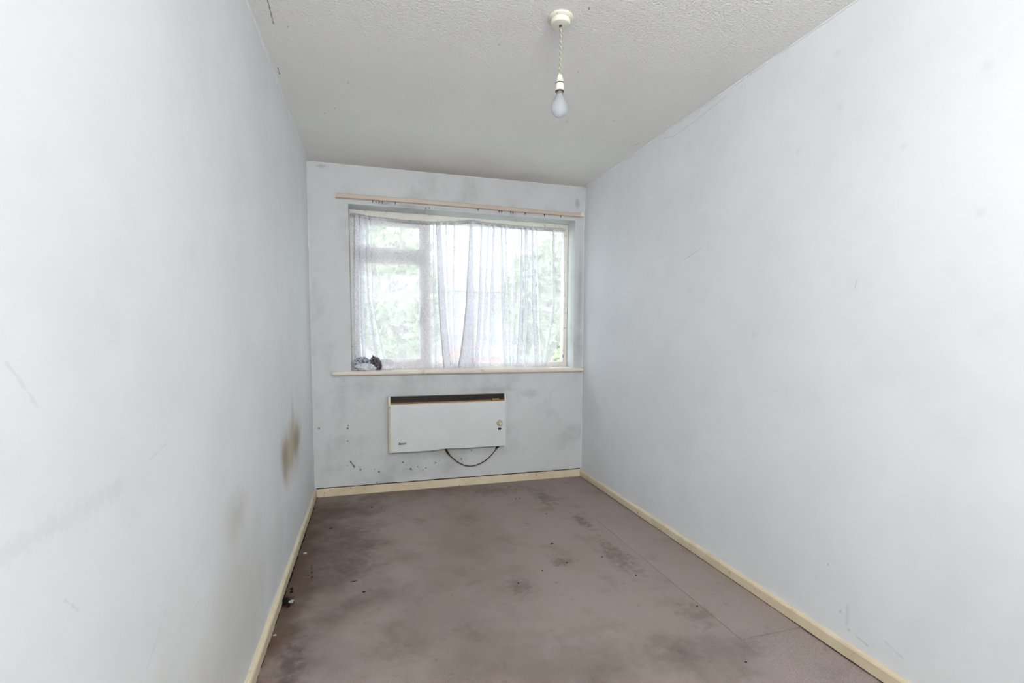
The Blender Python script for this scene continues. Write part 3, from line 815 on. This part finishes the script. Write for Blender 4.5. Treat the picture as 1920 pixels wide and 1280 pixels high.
# ------------------------------------------------------------------ pendant lamp
PX, PY = 1.130, -1.936
pl = empty('pendant_lamp', (PX, PY, 2.0), 'bare pearl bulb on a twisted flex hanging from the round ceiling rose', 'lamp')
def pp(name, bm, mat, **kw):
    o = mesh(name, bm, mat, None, **kw); o.parent = pl
    o.matrix_parent_inverse = Matrix.Translation(-Vector(pl.location)); return o
b = bmesh.new(); lathe(b, [(0.0, 2.4), (0.047, 2.4), (0.0475, 2.396), (0.046, 2.3935), (0.042, 2.392), (0.041, 2.390), (0.0, 2.390)], 40, c=(PX, PY))
tag(pp('rose_base', b, M['ivory_old'], smooth=True, angle=40), 'yellowed outer ring of the ceiling rose')
b = bmesh.new(); lathe(b, [(0.0, 2.391), (0.0375, 2.391), (0.0375, 2.380), (0.0368, 2.375), (0.035, 2.3725), (0.033, 2.3718), (0.006, 2.3705), (0.006, 2.373), (0.0, 2.373)], 40, c=(PX, PY))
pp('rose_cover', b, M['ivory'], smooth=True, angle=40)
b = bmesh.new(); lathe(b, [(0.0, 2.373), (0.0055, 2.373), (0.005, 2.366), (0.0035, 2.364), (0.0, 2.364)], 16, c=(PX, PY))
pp('rose_grommet', b, M['dark_ring'], smooth=True)
for ph, mk_ in ((0, 'cord_pale'), (PI, 'cord_dark')):
    pts = []
    for i in range(150):
        t = i/149
        z = 2.370+(2.186-2.370)*t
        a = ph+t*2*PI*9
        pts.append((PX+0.0021*math.cos(a)+0.0015*math.sin(t*5), PY+0.0021*math.sin(a), z))
    pp('twisted_flex', tube(bmesh.new(), pts, 0.0021, 6), M[mk_], smooth=True)
b = bmesh.new(); lathe(b, [(0.0, 2.190), (0.0085, 2.190), (0.0095, 2.187), (0.0100, 2.180), (0.0120, 2.178), (0.0128, 2.168), (0.0150, 2.164), (0.0158, 2.160), (0.0, 2.160)], 28, c=(PX, PY))
pp('holder_cap', b, M['ivory'], smooth=True, angle=40)
b = bmesh.new(); lathe(b, [(0.0, 2.161), (0.0160, 2.161), (0.0165, 2.159), (0.0160, 2.157), (0.0, 2.157)], 28, c=(PX, PY))
pp('holder_joint', b, M['dark_ring'], smooth=True)
b = bmesh.new(); lathe(b, [(0.0, 2.1575), (0.0155, 2.1575), (0.0165, 2.154), (0.0168, 2.134), (0.0162, 2.131), (0.0, 2.131)], 28, c=(PX, PY))
pp('lampholder', b, M['ivory'], smooth=True, angle=40)
b = bmesh.new(); lathe(b, [(0.0, 2.132), (0.0165, 2.132), (0.0175, 2.130), (0.0165, 2.127), (0.0, 2.127)], 28, c=(PX, PY))
pp('skirt_ring', b, M['dark_ring'], smooth=True)
b = bmesh.new(); lathe(b, [(0.0, 2.128), (0.0130, 2.128), (0.0130, 2.122), (0.0135, 2.120), (0.0135, 2.114), (0.0, 2.114)], 28, c=(PX, PY))
pp('bulb_cap', b, M['metal'], smooth=True, angle=40)
prof = [(0.0130, 2.118), (0.0145, 2.113), (0.0165, 2.107), (0.0195, 2.101)]+[(0.0328*math.sin(a_), 2.0660+0.0328*math.cos(a_)*(1.12 if a_ < 1.57 else 1.0)) for a_ in [0.75+(PI-0.75)*i_/18 for i_ in range(18)]]+[(0.0, 2.0332)]
b = bmesh.new(); lathe(b, prof, 36, c=(PX, PY))
k = NT('pearl_bulb_glass', 0.18, 0.5)
k.col((0.66, 0.69, 0.73, 1)); k.b.inputs['Transmission Weight'].default_value = 0.55; k.b.inputs['IOR'].default_value = 1.15
pp('bulb', b, k.m, smooth=True)

# ------------------------------------------------------------------ litter on the carpet
random.seed(21)
def crumb_bm(r, seed):
    bm = bmesh.new(); bmesh.ops.create_icosphere(bm, subdivisions=1, radius=1.0)
    for v in bm.verts:
        d = v.co.normalized(); q = 1+0.6*noise.noise(d*1.7+Vector((seed, 0, seed)))
        v.co = Vector((d.x*r[0]*q, d.y*r[1]*q, max(-0.3*r[2], d.z*r[2]*q)+0.3*r[2]))
    return bm
def crumb(name, x, y, r, mat, label, cat, group=None, z=0.0, rz=0.0):
    o = mesh(name, crumb_bm(r, x*17+y*5), M[mat], None, (x, y, z)); o.rotation_euler = (0, 0, rz)
    return tag(o, label, cat, group)
crumb('dirt_clump', 0.0395, -1.355, (0.008, 0.012, 0.008), 'crumb', 'black clump of dirt on the carpet above the middle pale scrap, further of two touching', 'dirt')
crumb('dirt_clump', 0.0425, -1.384, (0.008, 0.013, 0.008), 'crumb', 'black clump of dirt on the carpet above the middle pale scrap, nearer of two touching', 'dirt')
crumb('dirt_clump', 0.048, -1.508, (0.009, 0.011, 0.006), 'crumb', 'small black lump on the carpet just below the middle pale scrap', 'dirt')
crumb('dirt_clump', 0.030, -1.478, (0.010, 0.030, 0.012), 'crumb', 'dark heap of dirt against the left skirting board where it steps', 'dirt')
def scrap(x, y, sx, sy, rz, label):
    bm = bmesh.new()
    vs = [bm.verts.new(((i/3-0.5)*sx, (j/2-0.5)*sy*(1-0.3*(i == 0)), 0.002+0.003*abs(nz(i*1.3+x*9, j*1.1)))) for j in range(3) for i in range(4)]
    for j in range(2):
        for i in range(3): bm.faces.new((vs[j*4+i], vs[j*4+i+1], vs[j*4+i+5], vs[j*4+i+4]))
    bmesh.ops.solidify(bm, geom=list(bm.faces), thickness=0.001)
    o = mesh('paper_scrap', bm, M['paper'], None, (x, y, 0.001)); o.rotation_euler = (0, 0, rz)
    tag(o, label, 'paper', 'pale paper scraps by the left skirting')
scrap(0.051, -0.975, 0.017, 0.026, 0.1, 'pale green paper scrap on the carpet by left skirting, farthest of three')
scrap(0.055, -1.474, 0.019, 0.026, -0.2, 'pale green paper scrap on the carpet beside the black dirt clumps')
scrap(0.031, -1.722, 0.012, 0.012, 0.4, 'tiny pale paper scrap on the carpet by left skirting, nearest of three')
LEAF = [(0.158, -0.642, .028, .016, 0.4, 'curled brown leaf fragment on the carpet near the left far corner'),
        (0.366, -1.472, .014, .012, 0.2, 'dark brown fragment on the carpet, nearest one left of centre'),
        (0.319, -1.359, .020, .010, 0.1, 'flattened brown fragment on the carpet right behind another at left of centre'),
        (1.410, -0.423, .010, .012, 0.0, 'brown bit on the carpet below the heater cable, left of a pair'),
        (1.441, -0.427, .009, .012, 0.5, 'brown bit on the carpet below the heater cable, right of a pair'),
        (1.080, -1.589, .007, .018, 0.1, 'upright-looking dark brown sliver on the carpet near the room centre'),
        (1.235, -1.500, .009, .010, 0.3, 'dark round bit on the carpet behind the brown sliver at room centre'),
        (1.396, -1.212, .026, .008, 0.1, 'long thin brown bit on the carpet right of centre')]
for x, y, a, b_, rz, lb in LEAF:
    crumb('leaf_fragment', x, y, (a*0.5, b_*0.5, 0.003), 'leaf_bit' if 'black' not in lb and 'dark' not in lb else 'crumb', lb, 'debris', None, 0.0, rz)
CR = [(1.646, -0.030), (1.526, -0.763), (1.723, -0.999), (1.388, -1.454), (1.962, -0.020), (1.835, -0.020), (1.597, -1.442), (1.668, -1.671), (0.104, -1.16), (0.118, -1.26), (0.110, -1.21), (0.098, -1.235),
      (0.209, -0.524), (0.4, -0.329), (0.483, -0.431), (1.201, -0.102), (1.787, -1.99), (1.722, -2.356)]
for i, (x, y) in enumerate(CR):
    s = 0.8+0.5*random.random()
    zz = 0.0
    if x > SEAM: zz = 0.0 if y > -0.945 else 0.0025
    crumb('carpet_crumb', x, y, (0.0035*s, 0.0048*s, 0.002*s), 'crumb', 'tiny dark crumb lying loose on the mauve carpet', 'crumb', 'tiny crumbs scattered over the carpet', zz, random.random()*3)

# ------------------------------------------------------------------ outdoors, seen through the net
GZ0 = -0.65
g = bmesh.new(); box(g, -40, 40, 0.3, 60, GZ0-0.2, GZ0)
tag(mesh('ground', g, M['grass'], None), 'pale grass outside beyond the window', 'lawn', None, 'structure')
g = bmesh.new(); box(g, -40, 40, 11.0, 17.5, GZ0, GZ0+0.01)
tag(mesh('road', g, M['paving'], None), 'pale road outside beyond the garden', 'road', None, 'structure')
def foliage(n, rx, ry, rz, leaf, seed):
    random.seed(seed); bm = bmesh.new()
    for i in range(n):
        u, th = random.uniform(-1, 1), random.uniform(0, 2*PI)
        rr = random.uniform(0.55, 1.0)**0.6
        s = math.sqrt(1-u*u)
        d = Vector((s*math.cos(th), s*math.sin(th), u))
        lump = 0.78+0.35*noise.noise(d*2.3+Vector((seed, 0, 0)))
        p = Vector((d.x*rx, d.y*ry, d.z*rz))*rr*lump
        e1 = Vector((random.gauss(0, 1), random.gauss(0, 1), random.gauss(0, 1))).normalized()
        e2 = e1.cross(Vector((random.gauss(0, 1), random.gauss(0, 1), random.gauss(0, 1)))).normalized()
        a, b = e1*leaf*random.uniform(.7, 1.3), e2*leaf*0.5
        bm.faces.new([bm.verts.new(p-a), bm.verts.new(p+b), bm.verts.new(p+a), bm.verts.new(p-b)])
    return bm
def tree(x, y, h, r, mat, label, seed):
    t = empty('garden_tree', (x, y, GZ0), label, 'tree', 'trees beyond the garden')
    pts = [(0, 0, 0), (0.03*h, 0, h*0.25), (0.0, 0.02*h, h*0.5), (0.02*h, 0, h*0.75)]
    b = tube(bmesh.new(), pts, [h*0.03, h*0.025, h*0.02, h*0.008], 8)
    for k in range(4):
        a = seed+k*1.7
        tube(b, [(0, 0.01*h, h*(0.42+0.06*k)), (math.cos(a)*r*0.55, math.sin(a)*r*0.55, h*(0.6+0.06*k))], [h*0.012, h*0.004], 6)
    mesh('trunk', b, M['bark'], t)
    f = mesh('crown', foliage(3000, r, r, h*0.46, 0.09*r+0.03, seed), M[mat], t, (0, 0, h*0.58))
    f['kind'] = 'stuff'
def shrub(x, y, h, r, mat, label, seed):
    t = empty('garden_shrub', (x, y, GZ0), label, 'shrub', 'shrubs below the window')
    b = bmesh.new()
    for k in range(5):
        a = k*1.3+seed
        tube(b, [(0, 0, 0), (math.cos(a)*r*0.3, math.sin(a)*r*0.3, h*0.4), (math.cos(a)*r*0.6, math.sin(a)*r*0.6, h*0.75)], [0.02, 0.014, 0.006], 6)
    mesh('stem', b, M['bark'], t)
    f = mesh('foliage', foliage(1100, r, r, h*0.5, 0.07, seed), M[mat], t, (0, 0, h*0.52))
    f['kind'] = 'stuff'
tree(1.0, 9.0, 4.6, 1.5, 'leaf_light', 'light green tree seen through the left casement', 3)
tree(0.2, 21, 7.5, 2.6, 'leaf_dark', 'tall mid green tree beyond the road at left', 5)
tree(5.4, 10.0, 4.8, 1.5, 'leaf_light', 'light green tree seen at the right edge of the window', 8)
tree(10.5, 22, 7.0, 2.6, 'leaf_dark', 'tall mid green tree beyond the road at right', 13)
shrub(0.85, 5.2, 1.25, 0.5, 'leaf_light', 'low light green shrub outside the left casement', 17)
shrub(2.75, 5.0, 1.25, 0.45, 'leaf_light', 'low light green shrub outside the middle of the window', 19)
shrub(3.6, 7.2, 1.55, 0.7, 'leaf_dark', 'dense rounded shrub outside in front of the parked cars', 29)
shrub(1.95, 6.6, 1.5, 0.6, 'leaf_light', 'light rounded shrub outside behind the window mullion', 31)
shrub(3.85, 5.0, 1.25, 0.4, 'leaf_dark', 'low dark green shrub outside the right corner of the window', 23)
# pale house across the road
hs = empty('far_house', (6.2, 27, GZ0), 'pale rendered house across the road seen through the net', 'house')
mesh('house_wall', bx(-5, 5, 0, 7, 0, 4.6), M['render'], hs)
b = bmesh.new()
r_ = [bm_ for bm_ in [(-5.3, -0.3, 4.6), (5.3, -0.3, 4.6), (5.3, 7.3, 4.6), (-5.3, 7.3, 4.6), (-5.3, 3.5, 6.6), (5.3, 3.5, 6.6)]]
v_ = [b.verts.new(p) for p in r_]
for f in ((0, 1, 5, 4), (2, 3, 4, 5), (0, 4, 3), (1, 2, 5), (0, 3, 2, 1)): b.faces.new([v_[i] for i in f])
mesh('house_roof', b, M['roof'], hs)
for x in (-3.6, -1.0, 1.6, 3.8):
    for z in (0.9, 3.0):
        wf = mesh('house_window', bx(x-0.6, x+0.6, -0.05, 0.02, z, z+1.1), M['white_plastic'], hs)
        mesh('pane', bx(x-0.5, x+0.5, -0.07, -0.04, z+0.1, z+1.0), M['pane_far'], wf)
# parked cars
def car(x, y, rz, paint, label):
    t = empty('parked_car', (x, y, GZ0+0.01), label, 'car', 'cars parked across the road')
    t.rotation_euler = (0, 0, rz)
    side = [(-2.0, .28), (-2.05, .62), (-1.95, .86), (-1.45, .92), (-0.95, 1.36), (-0.5, 1.44), (0.45, 1.42), (1.0, .98), (1.75, .86), (2.02, .66), (2.02, .28)]
    b = bmesh.new()
    a = [b.verts.new((p[0], -0.8 if p[1] < 1 else -0.62, p[1])) for p in side]; c = [b.verts.new((p[0], 0.8 if p[1] < 1 else 0.62, p[1])) for p in side]
    b.faces.new(a); b.faces.new(c); n = len(side)
    for j in range(n): b.faces.new((a[j], a[(j+1) % n], c[(j+1) % n], c[j]))
    mesh('car_body', b, M[paint], t)
    for s in (-1, 1):
        g_ = bmesh.new()
        q = [(-1.2, s*0.775, .96), (0.85, s*0.775, .98), (0.35, s*0.66, 1.36), (-0.85, s*0.66, 1.32)]
        aa = [g_.verts.new(p) for p in q]; bb = [g_.verts.new((p[0], p[1]-s*0.03, p[2])) for p in q]
        g_.faces.new(aa); g_.faces.new(bb)
        for j in range(4): g_.faces.new((aa[j], aa[(j+1) % 4], bb[(j+1) % 4], bb[j]))
        mesh('side_window', g_, M['pane_far'], t)
        for wx in (-1.3, 1.3):
            w_ = bmesh.new()
            bmesh.ops.create_cone(w_, cap_ends=True, segments=20, radius1=0.31, radius2=0.31, depth=0.2)
            bmesh.ops.rotate(w_, matrix=Matrix.Rotation(PI/2, 3, 'X'), verts=w_.verts)
            mesh('wheel', w_, M['tyre'], t, (wx, s*0.72, 0.31))
car(4.6, 15.6, 0.05, 'car_red', 'red car parked across the road beyond the window')
car(0.3, 15.9, PI, 'car_silver', 'silver car parked across the road beyond the left casement')
